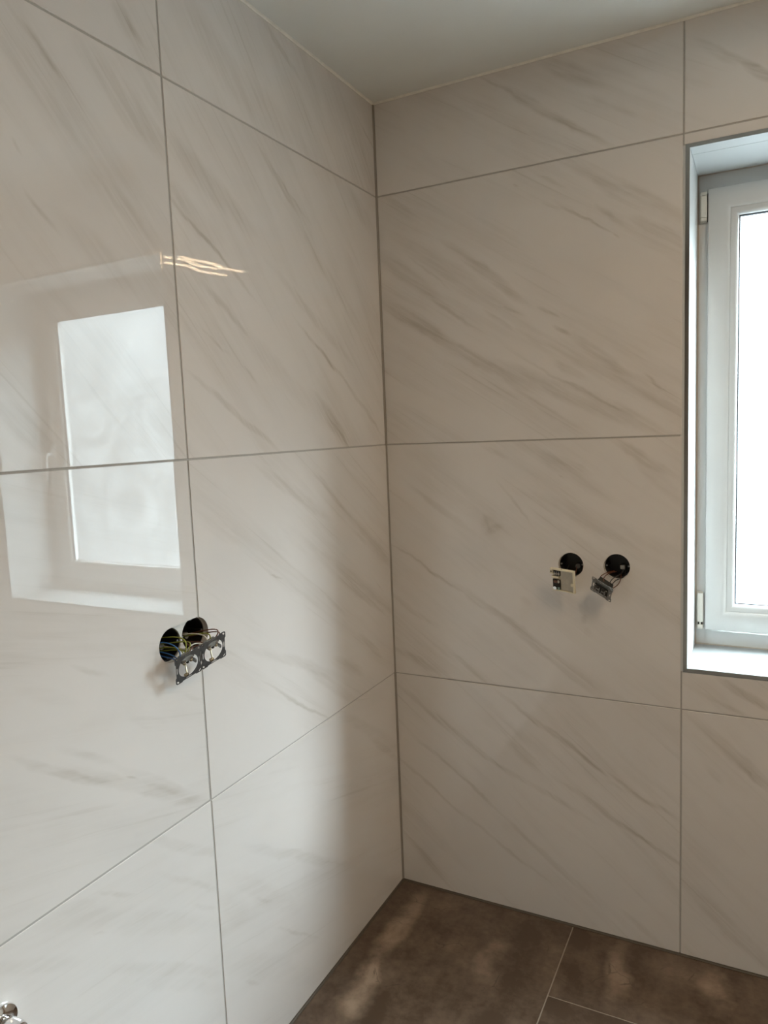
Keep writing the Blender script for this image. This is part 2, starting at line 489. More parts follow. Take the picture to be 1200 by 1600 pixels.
STREAKS = {
    'A3': [(-0.552,2.474,-0.409,2.402,9,0.5), (-0.822,2.374,-0.558,2.235,45,0.35), (-0.097,2.405,0.001,2.343,4,0.5), (-0.147,2.404,-0.013,2.243,40,0.3), (-0.627,2.311,-0.36,2.208,30,0.2)],
    'A2': [(-0.894,1.98,-0.658,1.829,6,0.85), (-0.896,2.001,-0.747,1.908,30,0.3), (-0.895,2.095,-0.659,1.982,28,0.35), (-0.597,2.177,-0.429,2.055,10,0.5), (-0.533,2.138,-0.389,2.049,5,0.4), (-0.816,1.827,-0.688,1.741,8,0.6), (-0.454,1.779,-0.217,1.634,6,0.9), (-0.262,1.665,-0.021,1.49,7,0.55), (-0.544,1.893,-0.226,1.715,14,0.3), (-0.838,1.738,-0.754,1.687,4,0.45), (-0.849,1.624,-0.585,1.468,9,0.55), (-0.403,1.598,-0.216,1.457,25,0.6), (-0.198,2.194,-0.035,2.104,30,0.35), (-0.407,2.002,-0.031,1.729,18,0.25), (-0.663,1.724,-0.366,1.537,25,0.25), (-0.69,1.663,-0.65,1.632,4,0.4), (-0.363,1.568,-0.232,1.462,5,0.5)],
    'B3': [(-0.988,2.277,-0.939,2.251,8,0.5), (-1.015,2.284,-0.968,2.26,20,0.3)],
    'B2': [(-1.227,2.182,-1.101,2.086,8,0.6), (-1.084,2.185,-0.904,2.063,35,0.5), (-1.232,1.909,-1.176,1.852,6,0.55), (-1.171,1.877,-0.965,1.769,30,0.25), (-1.248,1.981,-1.233,1.962,4,0.4), (-1.099,1.984,-1.074,1.96,4,0.4), (-1.312,1.561,-1.239,1.503,25,0.35), (-1.242,2.132,-1.096,2.004,30,0.2), (-1.081,1.969,-0.938,1.88,20,0.25)],
    'A1': [(-0.636,1.418,-0.38,1.283,16,0.4), (-0.416,1.391,-0.257,1.268,9,0.45), (-0.282,1.278,0.001,1.083,22,0.5), (-0.667,0.896,-0.425,0.726,5,0.8), (-0.737,1.01,-0.349,0.819,14,0.3), (-0.21,0.893,-0.099,0.811,12,0.5), (-0.369,0.871,-0.219,0.791,20,0.4), (-0.421,1.083,-0.308,0.993,8,0.4), (-0.884,1.338,-0.721,1.26,20,0.2), (-0.641,1.17,-0.593,1.15,3,0.5), (-0.516,1.241,-0.055,0.954,25,0.25), (-0.324,1.095,-0.011,0.914,14,0.3), (-0.123,1.056,-0.059,1.003,4,0.4), (-0.507,0.888,-0.279,0.727,16,0.3)],
    'A0': [(-0.772,0.537,-0.402,0.287,14,0.45), (-0.85,0.514,-0.639,0.306,25,0.25), (-0.458,0.326,-0.392,0.279,3,0.6), (-0.686,0.277,-0.532,0.152,5,0.5), (-0.345,0.704,-0.014,0.475,20,0.35), (-0.878,0.473,-0.813,0.386,30,0.25), (-0.827,0.237,-0.778,0.198,5,0.5), (-0.913,0.357,-0.581,0.075,30,0.25), (-0.172,0.563,-0.005,0.425,12,0.4), (-0.759,0.404,-0.707,0.367,5,0.4)],
    'B1': [(-1.336,0.999,-1.167,0.877,9,0.55), (-1.222,0.928,-0.911,0.714,14,0.5), (-1.124,0.878,-1.1,0.859,3,0.9), (-1.252,0.982,-1.154,0.918,8,0.4), (-1.125,0.888,-0.921,0.728,12,0.35), (-1.224,1.124,-1.153,1.083,6,0.4), (-1.099,0.978,-1.013,0.932,10,0.3), (-0.959,0.977,-0.9,0.937,6,0.35), (-1.216,0.917,-1.173,0.89,6,0.5), (-1.324,1.115,-1.224,1.05,14,0.2)],
    'B0': [(-1.063,0.712,-0.89,0.592,12,0.4), (-1.052,0.633,-0.898,0.51,8,0.4), (-1.202,0.687,-1.137,0.64,5,0.5), (-1.405,0.686,-1.278,0.601,12,0.3), (-1.309,0.704,-0.916,0.439,22,0.3), (-1.232,0.621,-1.201,0.603,3,0.5), (-1.179,0.522,-0.916,0.325,12,0.35), (-1.142,0.469,-0.919,0.289,14,0.25), (-0.974,0.521,-0.912,0.479,6,0.4), (-1.301,0.718,-1.204,0.669,12,0.25)],
    'C3': [(0.335,2.48,0.469,2.379,5,0.7), (0.423,2.416,0.595,2.283,14,0.5), (0.542,2.329,0.697,2.209,10,0.6), (0.508,2.477,0.657,2.382,22,0.4), (0.648,2.347,0.741,2.284,12,0.3), (0.544,2.464,0.798,2.312,35,0.2)],
    'D3': [(0.952,2.384,1.039,2.324,7,0.8), (1.01,2.339,1.075,2.285,12,0.7), (0.899,2.421,0.981,2.353,12,0.35)],
    'C2': [(0.488,2.183,0.567,2.141,5,0.5), (0.516,2.105,0.581,2.073,4,0.6), (0.567,2.086,0.685,2.001,4,0.95), (0.695,1.993,0.709,1.982,3,0.6), (0.582,2.196,0.875,1.998,22,0.5), (0.658,2.073,0.716,2.02,8,0.4), (0.753,2.024,0.872,1.943,14,0.5), (0.077,2.072,0.442,1.799,28,0.4), (0.231,2.034,0.443,1.857,16,0.6), (0.114,2.012,0.219,1.922,4,0.6), (0.005,1.9,0.255,1.741,20,0.55), (0.076,1.836,0.439,1.62,18,0.6), (0.392,1.669,0.838,1.463,26,0.55), (0.496,1.828,0.552,1.8,5,0.8), (0.48,1.758,0.877,1.517,26,0.45), (0.44,1.695,0.812,1.471,5,0.6), (0.54,1.774,0.58,1.748,6,0.7), (0.778,1.619,0.822,1.578,5,0.6), (0.141,1.916,0.307,1.79,7,0.5), (0.34,1.832,0.411,1.776,6,0.6), (0.028,2.2,0.132,2.125,14,0.3), (0.423,1.606,0.603,1.478,10,0.4), (0.003,2.044,0.192,1.886,24,0.4), (0.591,1.74,0.731,1.615,18,0.4), (0.381,1.842,0.443,1.813,5,0.5), (0.546,1.672,0.612,1.623,10,0.4), (0.427,2.166,0.443,2.158,3,0.5)],
    'C1': [(0.003,1.148,0.154,1.05,4,0.7), (0.101,1.081,0.233,1.007,5,0.85), (0.223,1.021,0.45,0.886,13,0.5), (0.371,0.935,0.667,0.716,17,0.6), (0.093,1.32,0.262,1.201,12,0.3), (0.319,1.451,0.39,1.412,8,0.5), (0.365,1.343,0.456,1.225,5,0.45), (0.43,1.456,0.692,1.291,18,0.45), (0.696,1.452,0.833,1.365,14,0.55), (0.727,1.44,0.872,1.279,20,0.35), (0.473,1.297,0.873,1.139,26,0.3), (0.005,0.973,0.139,0.895,10,0.35), (0.002,0.809,0.152,0.735,14,0.5), (0.155,0.824,0.308,0.729,10,0.3), (0.542,1.357,0.558,1.349,3,0.6), (0.345,1.211,0.354,1.191,30,0.45), (0.317,1.238,0.337,1.195,7,0.4), (0.603,0.95,0.618,0.947,16,0.3), (0.61,0.909,0.629,0.907,16,0.25), (0.429,0.995,0.452,0.973,14,0.2), (0.506,1.424,0.622,1.364,12,0.4), (0.079,1.442,0.257,1.32,24,0.2), (0.592,1.231,0.866,1.089,20,0.2)],
    'C0': [(0.372,0.686,0.629,0.523,9,0.65), (0.556,0.568,0.767,0.445,7,0.55), (0.681,0.475,0.868,0.402,8,0.5), (0.027,0.671,0.23,0.523,12,0.5), (0.168,0.576,0.362,0.449,9,0.55), (0.332,0.469,0.609,0.355,9,0.4), (0.049,0.52,0.216,0.417,8,0.4), (0.163,0.449,0.343,0.31,6,0.6), (0.003,0.43,0.212,0.279,6,0.65), (0.18,0.305,0.484,0.13,7,0.5), (0.546,0.444,0.767,0.328,9,0.5), (0.716,0.359,0.871,0.266,6,0.7), (0.379,0.543,0.47,0.479,18,0.35), (0.378,0.284,0.634,0.1,10,0.35), (0.715,0.088,0.827,0.009,10,0.3), (0.023,0.156,0.155,0.034,12,0.5), (0.435,0.646,0.473,0.612,6,0.4), (0.295,0.615,0.424,0.565,24,0.2)],
    'D1': [(0.966,0.814,1.085,0.749,12,0.8), (0.92,0.773,1.034,0.725,7,0.5)],
    'D0': [(0.905,0.688,1.088,0.537,18,0.5), (1.014,0.583,1.088,0.519,6,0.7), (0.872,0.217,1.096,0.025,22,0.35), (0.93,0.568,0.976,0.532,10,0.25)],
    'F0': [(0.093,-0.057,0.096,-0.385,34,0.6), (0.096,-0.385,0.115,-0.599,40,0.9), (0.41,-0.134,0.369,-0.329,30,0.35), (0.102,-0.347,0.116,-0.492,14,0.5)],
    'F1': [(0.714,-0.017,0.728,-0.289,28,0.5), (0.945,-0.018,0.989,-0.198,40,0.7)],
}
EDGE = 0.0045        # silicone joint at the room's inner edges
VEIN_ANGLE = {'A3': -52, 'A2': -47, 'B3': -50, 'B2': -47, 'A1': -35, 'B1': -16, 'A0': -16, 'B0': -8,
              'C3': -32, 'D3': -30, 'C2': -33, 'C1': -36, 'C0': -40, 'D1': -38, 'D0': -42, 'D2': -33}
def cu_cv(rect): return ((rect[0] + rect[1]) / 2, (rect[2] + rect[3]) / 2)
def rows(i):
    lo = ROW[i] + (EDGE if i == 0 else G); hi = ROW[i + 1] - (EDGE if i == 3 else G)
    return lo, hi
def mk(key, rect):
    amount = {'A0': 0.7, 'B0': 0.7, 'B1': 0.75, 'A1': 0.9, 'C1': 0.9, 'C0': 0.95}.get(key, 1.05)
    return marble('marble_tile', STREAKS.get(key, []), cu_cv(rect), R(VEIN_ANGLE[key]), sum(map(ord, key)) * 0.37 % 11, amount=amount)

# left wall: outline of the double cut-out, shared by two tiles
def stadium(n=24):
    (y1, z1), (y2, z2) = LEFT_BOXES
    r = BOX_R + 0.0008
    out = [(y2 + r * cos(-pi / 2 + pi * k / n), z2 + r * sin(-pi / 2 + pi * k / n)) for k in range(n + 1)]
    out += [(y1 + r * cos(pi / 2 + pi * k / n), z1 + r * sin(pi / 2 + pi * k / n)) for k in range(n + 1)]
    return out
def clip(poly, axis_u, keep_right):
    res = []
    for i, p in enumerate(poly):
        q = poly[(i + 1) % len(poly)]
        pin = (p[0] >= axis_u) == keep_right; qin = (q[0] >= axis_u) == keep_right
        if pin: res.append(p)
        if pin != qin:
            t = (axis_u - p[0]) / (q[0] - p[0]); res.append((axis_u, p[1] + t * (q[1] - p[1])))
    return res
TILT = {'B1': (0.06, 0.10), 'B2': (-0.05, 0.0), 'A2': (0.0, 0.04), 'A1': (0.03, -0.03)}
for i in range(4):
    v0, v1 = rows(i)
    for colname, u0, u1 in (('A', JL + G, -EDGE), ('B', RY + EDGE, JL - G)):
        key = colname + str(i); rect = (u0, u1, v0, v1); outline = None
        if i == 1:
            cut = u0 if colname == 'A' else u1
            part = clip(stadium(), cut, colname == 'A')
            arc = [p for p in part if abs(p[0] - cut) > 1e-7]
            ends = sorted([p for p in part if abs(p[0] - cut) <= 1e-7], key=lambda p: p[1])
            cz = 1.09
            # order the arc from the lower end to the upper end
            if colname == 'A':
                arc.sort(key=lambda p: math.atan2(p[1] - cz, p[0] - cut))
                outline = [(u0, v0), (u1, v0), (u1, v1), (u0, v1), ends[1]] + arc[::-1] + [ends[0]]
            else:
                arc.sort(key=lambda p: math.atan2(p[1] - cz, -(p[0] - cut)))
                outline = [(u0, v0), (u1, v0), ends[0]] + arc + [ends[1], (u1, v1), (u0, v1)]
        tile(wall_left, LEFT, rect, mk(key, rect), outline, (), TILT.get(key, (0, 0)))
# back wall
for i in range(4):
    v0, v1 = rows(i)
    rect = (EDGE, JB - G, v0, v1)
    holes = [circle(x, z, BOX_R + 0.0008) for x, z in BACK_BOXES] if i == 1 else ()
    tile(wall_back, BACK, rect, mk('C' + str(i), rect), None, holes)
    u0, u1 = JB + G, JB2 - G
    rect = (u0, u1, v0, v1); outline = None
    if i == 1: outline = [(u0, v0), (u1, v0), (u1, v1), (WX1 + .001, v1), (WX1 + .001, WZ0 - .001), (u0, WZ0 - .001)]
    if i == 2: outline = [(u0, WZ1 + .001), (WX1 + .001, WZ1 + .001), (WX1 + .001, v0), (u1, v0), (u1, v1), (u0, v1)]
    tile(wall_back, BACK, rect, mk('D' + str(i), rect), outline)
    rect = (JB2 + G, RX - 0.001, v0, v1)
    tile(wall_back, BACK, rect, mk('D2', rect))
# grout lines, 1.5 mm below the tile faces
mb = MB()
def gr(mb, frame, u0, u1, v0, v1, z=-0.0014): mb.box((u0, v0, -TH), (u1, v1, z), 0, frame)
for i in (1, 2, 3):
    for u0, u1 in ((RY, JL - G), (JL + G, -EDGE)): gr(mb, LEFT, u0, u1, ROW[i] - G, ROW[i] + G)
for v0, v1 in ((EDGE, 1.055), (1.125, H - EDGE)): gr(mb, LEFT, JL - G, JL + G, v0, v1)
mb.build('grout', MT['grout'], wall_left)
mb = MB()
for i in (1, 2, 3):
    spans = [(EDGE, JB - G), (JB + G, JB2 - G), (JB2 + G, RX)]
    if i == 2: spans = [(EDGE, JB - G), (WX1 + .001, JB2 - G), (JB2 + G, RX)]
    for u0, u1 in spans: gr(mb, BACK, u0, u1, ROW[i] - G, ROW[i] + G)
gr(mb, BACK, JB - G, JB + G, EDGE, H - EDGE)
gr(mb, BACK, JB2 - G, JB2 + G, EDGE, H - EDGE)
gr(mb, BACK, JB + G, WX0, WZ0, WZ1)
mb.build('grout', MT['grout'], wall_back)
# silicone in the inner edges: vertical corner, floor edges, ceiling edges
def fillet(a, b, d1, d2, w, name, mat, parent):
    """concave bead along a->b filling the angle between directions d1 and d2"""
    a, b, d1, d2 = map(Vector, (a, b, d1, d2))
    mb = MB(); V = []; n = 5
    sec = [Vector((0, 0, 0)) - d1 * 0.004 - d2 * 0.004, d1 * w - d2 * 0.004]
    for k in range(n + 1):
        t = pi / 2 * k / n
        sec.append(d1 * w * (1 - 0.8 * sin(t)) + d2 * w * (1 - 0.8 * cos(t)))
    sec.append(d2 * w - d1 * 0.004)
    m = len(sec)
    V = [a + s for s in sec] + [b + s for s in sec]
    Fs = [(i, (i + 1) % m, (i + 1) % m + m, i + m) for i in range(m)] + [tuple(range(m)), tuple(range(m, 2 * m))[::-1]]
    mb.add(V, Fs)
    o = mb.build(name, mat, parent, smooth=True)
    if parent is None: tag(o, kind='structure')
    return o
fillet((0, 0, 0.004), (0, 0, H - 0.004), (1, 0, 0), (0, -1, 0), 0.0042, 'corner_joint', MT['silicone'], wall_back)
fillet((0, RY, 0), (0, 0, 0), (1, 0, 0), (0, 0, 1), 0.0055, 'floor_joint', MT['floor_silicone'], wall_left)
fillet((0, 0, 0), (RX, 0, 0), (0, -1, 0), (0, 0, 1), 0.0055, 'floor_joint', MT['floor_silicone'], wall_back)
fillet((0, RY, H), (0, 0, H), (1, 0, 0), (0, 0, -1), 0.005, 'trim_1', MT['caulk'], None)
fillet((0, 0, H), (RX, 0, H), (0, -1, 0), (0, 0, -1), 0.005, 'trim_2', MT['caulk'], None)
# floor tiles, 0.6 x 1.2 laid with their long side to the window wall
FX = (0.570, 1.173, 1.776, 2.379)
cols_f = [(0.005, FX[0]), (FX[0], FX[1]), (FX[1], FX[2]), (FX[2], RX)]
for k, (x0, x1) in enumerate(cols_f):
    ys = [-0.005, -0.301, -1.504, RY] if k % 2 else [-0.005, -0.905, -2.108, RY]
    for j in range(3):
        y1, y0 = ys[j], ys[j + 1]
        rect = (x0 + (0.0015 if k else 0), x1 - 0.0015, y0 + 0.0015, y1 - (0.0015 if j else 0))
        st = STREAKS['F0'] if k == 0 and j == 0 else STREAKS['F1'] if k == 1 and j == 0 else []
        tile(floor, FLOOR, rect, stone_floor('stone_floor', st, cu_cv(rect), k * 3.1 + j * 1.7 + 0.4))
mb = MB()
for k, (x0, x1) in enumerate(cols_f):
    if k: gr(mb, FLOOR, x0 - 0.0015, x0 + 0.0015, RY, -0.004, -0.0009)
    for y in ((-0.301, -1.504) if k % 2 else (-0.905, -2.108)):
        gr(mb, FLOOR, x0 + 0.0015, x1 - 0.0015, y - 0.0015, y + 0.0015, -0.0009)
mb.build('grout', MT['floor_grout'], floor)

# ---------------------------------------------------------------- window
window = tag(empty('window_1', (1.379, 0.25, 0.835)), kind='structure')
WO = Vector((-1.379, -0.25, -0.835))
IX0, IX1, IZ0, IZ1 = 0.8835, 1.8745, 0.8350, 2.1740      # clear opening between the linings
# white linings of the recess; the lintel lining has a seam
def lin(a, b, name, mat=MT['reveal']): return MB().box(a, b, 0.0008).build(name, mat, window, WO)
lin((WX0 - 0.010, 0.0008, WZ0 + .001), (IX0, 0.25, WZ1 - .001), 'reveal_panel')
lin((IX1, 0.0008, WZ0 + .001), (WX1 + 0.010, 0.25, WZ1 - .001), 'reveal_panel')
lin((IX0 + .0003, 0.0008, IZ1), (IX1 - .0003, 0.0595, WZ1 + 0.008), 'lintel_panel')
lin((IX0 + .0003, 0.0607, IZ1), (IX1 - .0003, 0.25, WZ1 + 0.008), 'lintel_panel')
lin((IX0 + .0003, 0.0008, WZ0 - 0.010), (IX1 - .0003, 0.25, IZ0), 'window_sill', MT['sill'])
# brown-grey sealant between lining and frame
mb = MB()
mb.box((IX0, 0.246, IZ0), (IX0 + 0.0035, 0.252, IZ1)); mb.box((IX1 - 0.0035, 0.246, IZ0), (IX1, 0.252, IZ1))
mb.box((IX0, 0.246, IZ1 - 0.002), (IX1, 0.252, IZ1)); mb.box((IX0, 0.246, IZ0), (IX1, 0.252, IZ0 + 0.002))
mb.build('sealant_bead', MT['seal'], window, WO)
# fixed frame
SX0, SX1, SZ0, SZ1 = 0.911, 1.847, 0.884, 2.131
mb = MB()
mb.ring(WX0 - 0.01, WX1 + 0.01, WZ0 - 0.01, WZ1 + 0.01,
        [(0, 0.252), (0.046, 0.250), (0.062, 0.2515), (0.064, 0.256), (0.064, 0.300), (0.080, 0.300), (0.080, 0.322), (0, 0.322)])
mb.build('window_frame', MT['upvc'], window, WO, smooth=True)
# sash with rounded inner shoulder, glazing bead, gasket and pane
mb = MB()
mb.ring(SX0, SX1, SZ0, SZ1, [(0.0, 0.2355), (0.0012, 0.2325), (0.004, 0.2310), (0.040, 0.2310), (0.046, 0.2318), (0.052, 0.2345), (0.057, 0.2385),
                             (0.058, 0.2440), (0.058, 0.300), (0.022, 0.300), (0.022, 0.2500), (0.0, 0.2492)])
sash = mb.build('sash', MT['upvc'], window, WO, smooth=True)
mb = MB()
mb.ring(SX0 + 0.0575, SX1 - 0.0575, SZ0 + 0.0575, SZ1 - 0.0575,
        [(0.0, 0.2395), (0.0012, 0.2388), (0.010, 0.2400), (0.017, 0.2440), (0.0205, 0.2510), (0.0205, 0.2640), (0.0, 0.2640)])
mb.build('glazing_bead', MT['upvc'], sash, smooth=True)
mb = MB(); mb.ring(SX0 + 0.076, SX1 - 0.076, SZ0 + 0.076, SZ1 - 0.076, [(0, 0.2520), (0.0045, 0.2535), (0.0055, 0.2590), (0.0055, 0.2640), (0, 0.2640)])
mb.build('gasket', MT['rubber'], sash)
# the pane is one sheet: front face only, so that light crosses it once
bm_pane = MB().add([(SX0 + 0.066, 0.262, SZ0 + 0.066), (SX1 - 0.066, 0.262, SZ0 + 0.066), (SX1 - 0.066, 0.262, SZ1 - 0.066), (SX0 + 0.066, 0.262, SZ1 - 0.066)], [(0, 1, 2, 3)])
bm_pane.build('pane', MT['glass'], sash)
# hinges with cover caps
def hinge(z0, z1, caps, x0=0.8925, x1=0.9085):
    mb = MB(); mb.box((x0 - 0.003, 0.243, z0 - 0.001), (x1 - 0.001, 0.2515, z1 + 0.001), 0.001)
    h = mb.build('hinge', MT['hinge'], window, WO)
    for a, b in caps:
        MB().box((x0, 0.2285, a), (x1, 0.2470, b), 0.0022).build('hinge_cap', MT['hinge'], h, smooth=True)
    return h
hinge(2.046, 2.124, ((2.046, 2.0555), (2.0563, 2.114), (2.1148, 2.124)))
hb = hinge(0.885, 0.993, ((0.885, 0.8985), (0.9065, 0.993)), 0.8905, 0.9065)
MB().box((0.893, 0.2330, 0.8975), (0.9045, 0.2440, 0.9075), 0.001).build('hinge_pin_and_shade', MT['dark_part_gap_shade'], hb)  # dark block painting the shade between the two lower hinge caps
MB().tube([(0.8985, 0.2315, 0.896), (0.8985, 0.2315, 0.909)], 0.0022, 10).build('hinge_pin_and_shade', MT['hinge'], hb)
MB().box((0.9086, 0.2440, 2.046), (0.9108, 0.2492, 2.122), 0).build('hinge_gap_shade', MT['dark_part_gap_shade'], window, WO)  # solid dark strip standing in for the shade between hinge and sash
# handle on the far stile
hd = MB().box((1.806, 0.2200, 1.425), (1.834, 0.2312, 1.495), 0.003).build('handle', MT['upvc'], window, WO, smooth=True)
mb = MB(); mb.tube([(1.820, 0.2225, 1.460), (1.820, 0.185, 1.460)], 0.0075, 14)
mb.tube(bez((1.820, 0.187, 1.464), (1.820, 0.178, 1.430), (1.820, 0.180, 1.40), (1.820, 0.190, 1.345)), 0.0085, 12)
mb.build('lever', MT['upvc'], hd, smooth=True)

# steel edge profiles round the opening (mitred square bars, part of the tiled wall)
def bar(quad, y0=-0.0006, y1=0.012):
    V = [(x, y, z) for y in (y0, y1) for x, z in quad]
    return MB().add(V, [(0, 1, 2, 3), (7, 6, 5, 4), (0, 4, 5, 1), (1, 5, 6, 2), (2, 6, 7, 3), (3, 7, 4, 0)])
o4 = [(WX0, WZ0), (WX1, WZ0), (WX1, WZ1), (WX0, WZ1)]
i4 = [(IX0 - .0004, IZ0 - .0002), (IX1 + .0004, IZ0 - .0002), (IX1 + .0004, IZ1 + .0002), (IX0 - .0004, IZ1 + .0002)]
for k in range(4):
    l = (k + 1) % 4
    bar([o4[k], o4[l], i4[l], i4[k]], -0.0006, 0.0006).build('edge_profile', MT['steel'], wall_back)

# ---------------------------------------------------------------- junction boxes sunk in the walls
def junction_box(frame, u, v, label, group):
    root = empty('junction_box')
    root.matrix_world = frame @ Matrix.Translation((u, v, -0.0595))
    tag(root, label, 'junction box', group)
    r = BOX_R
    mb = MB(); mb.lathe([(0.0, 0.0), (r - 0.0012, 0.0), (r, 0.001), (r, 0.046), (r - 0.0016, 0.046), (r - 0.0018, 0.0018), (0, 0.0018)], 40)
    mb.build('box_shell', MT['black'], root, smooth=True)
    for a in (0, 90, 180, 270):
        ca, sa = cos(R(a)), sin(R(a))
        mb = MB(); mb.tube([((r - 0.0048) * ca, (r - 0.0048) * sa, 0.002), ((r - 0.0048) * ca, (r - 0.0048) * sa, 0.044)], 0.0028, 10)
        p = mb.build('screw_post', MT['black'], root, smooth=True)
        if a in (0, 180):
            MB().tube([((r - 0.0048) * ca, (r - 0.0048) * sa, 0.043), ((r - 0.0048) * ca, (r - 0.0048) * sa, 0.0458)], 0.0026, 10).build('screw', MT['zinc'], p)
    MB().tube([(0.010, -0.012, 0.002), (0.011, -0.010, 0.020)], 0.007, 12).build('cable_sheath', MT['grey'], root, smooth=True)
    return root
junction_box(LEFT, *LEFT_BOXES[0], 'round black junction box in the left wall, farther from the room corner', 'open junction boxes')
junction_box(LEFT, *LEFT_BOXES[1], 'round black junction box in the left wall crossed by the vertical tile joint', 'open junction boxes')
junction_box(BACK, *BACK_BOXES[0], 'round black junction box behind the ivory control insert', 'open junction boxes')
jb = junction_box(BACK, *BACK_BOXES[1], 'round black junction box above the zinc switch insert, nearest the window', 'open junction boxes')
MB().box((0.004, -0.012, 0.012), (0.017, -0.001, 0.030), 0.001).build('wire_connector', MT['pale_grey'], jb)

# ---------------------------------------------------------------- frame helper for the hanging inserts
def pose(TL, TR, BR, BL):
    TL, TR, BR, BL = map(Vector, (TL, TR, BR, BL))
    c = (TL + TR + BR + BL) / 4
    u = ((TR - TL) + (BR - BL)).normalized(); v = ((TL - BL) + (TR - BR)); v = (v - u * v.dot(u)).normalized()
    n = u.cross(v)
    w = ((TR - TL).length + (BR - BL).length) / 2; h = ((TL - BL).length + (TR - BR).length) / 2
    m = Matrix((u, v, n)).transposed().to_4x4(); m.translation = c
    return m, w, h

def carrier_outline(a, r=0.004, notch=0.0022):
    """square carrier ring with rounded corners and shallow waisted sides"""
    pts = []
    for q in range(4):
        seq = []
        for k in range(5):
            t = pi / 2 * k / 4
            seq.append((a - r + r * cos(t), a - r + r * sin(t)))
        seq += [(a * 0.55, a), (a * 0.48, a - notch), (-a * 0.48, a - notch), (-a * 0.55, a)]
        c, s = cos(q * pi / 2), sin(q * pi / 2)
        pts += [(x * c - y * s, x * s + y * c) for x, y in seq]
    return pts

# ---------------------------------------------------------------- double socket insert hanging from the left wall
m, w, h = pose((0.0412, -1.0227, 1.0745), (0.0676, -0.8989, 1.1028), (0.0510, -0.8817, 1.0426), (0.0246, -1.0054, 1.0143))
root = empty('double_socket_insert'); root.matrix_world = m
tag(root, 'dark zinc double socket insert hanging by its wires from the left wall', 'socket insert')
A = w / 4
inv = m.inverted()
for sx in (-1, 1):
    holes = [circle(0, -0.0005, A * 0.755, 36)]
    for q in range(4):
        t = pi / 4 + q * pi / 2
        holes.append(slot(cos(t) * A * 1.20, sin(t) * A * 1.20, 0.0075, 0.0036, t + pi / 2))
        t = q * pi / 2
        holes.append(slot(cos(t) * A * 0.855, sin(t) * A * 0.855, 0.0150, 0.0026, t + pi / 2))
    mb = MB(); mb.prism(carrier_outline(A * 0.995), holes, -0.0006, 0.0006, Matrix.Translation((sx * A, 0, 0)))
    cp = mb.build('carrier_plate', MT['zinc_dark'], root)
    # the socket body sits behind the upper part of the ring
    off = Matrix.Translation((sx * A, 0, 0))
    mb = MB(); mb.box((-0.0140, 0.008, -0.016), (0.0140, 0.0215, -0.0008), 0.0025, off)
    mb.box((-0.0190, 0.0100, -0.010), (0.0190, 0.0190, -0.0040), 0.0015, off)
    sb = mb.build('socket_body', MT['grey'], root)
    for k in (-1, 0, 1):
        mb = MB(); mb.box((k * 0.0085 - 0.0028, 0.0050, -0.014), (k * 0.0085 + 0.0028, 0.0100, 0.0006), 0.0008, off)
        mb.build('terminal', MT['spring'] if k else MT['dark_part_gap_shade'], sb)
    for k in (-1, 1):
        mb = MB(); mb.tube([(k * 0.0085, 0.0150, -0.001), (k * 0.0085, 0.0150, 0.0012)], 0.0026, 10, off); mb.build('screw', MT['bright'], sb)
    mb = MB()
    mb.tube(bez((-0.006, -A * 0.70, -0.001), (-0.006, -A * 0.45, 0.004), (0.0, -A * 0.35, -0.010), (0.001, 0.003, -0.012)), 0.0014, 6, off)
    mb.box((-0.010, -A * 0.72, -0.0035), (-0.001, -A * 0.56, 0.0022), 0.0006, off)
    mb.build('contact_clip', MT['spring'], root)
    mb = MB(); mb.box((A * 0.52, -0.004, -0.009), (A * 0.64, 0.004, 0.0008), 0.0006, off); mb.build('claw', MT['zinc'], root)
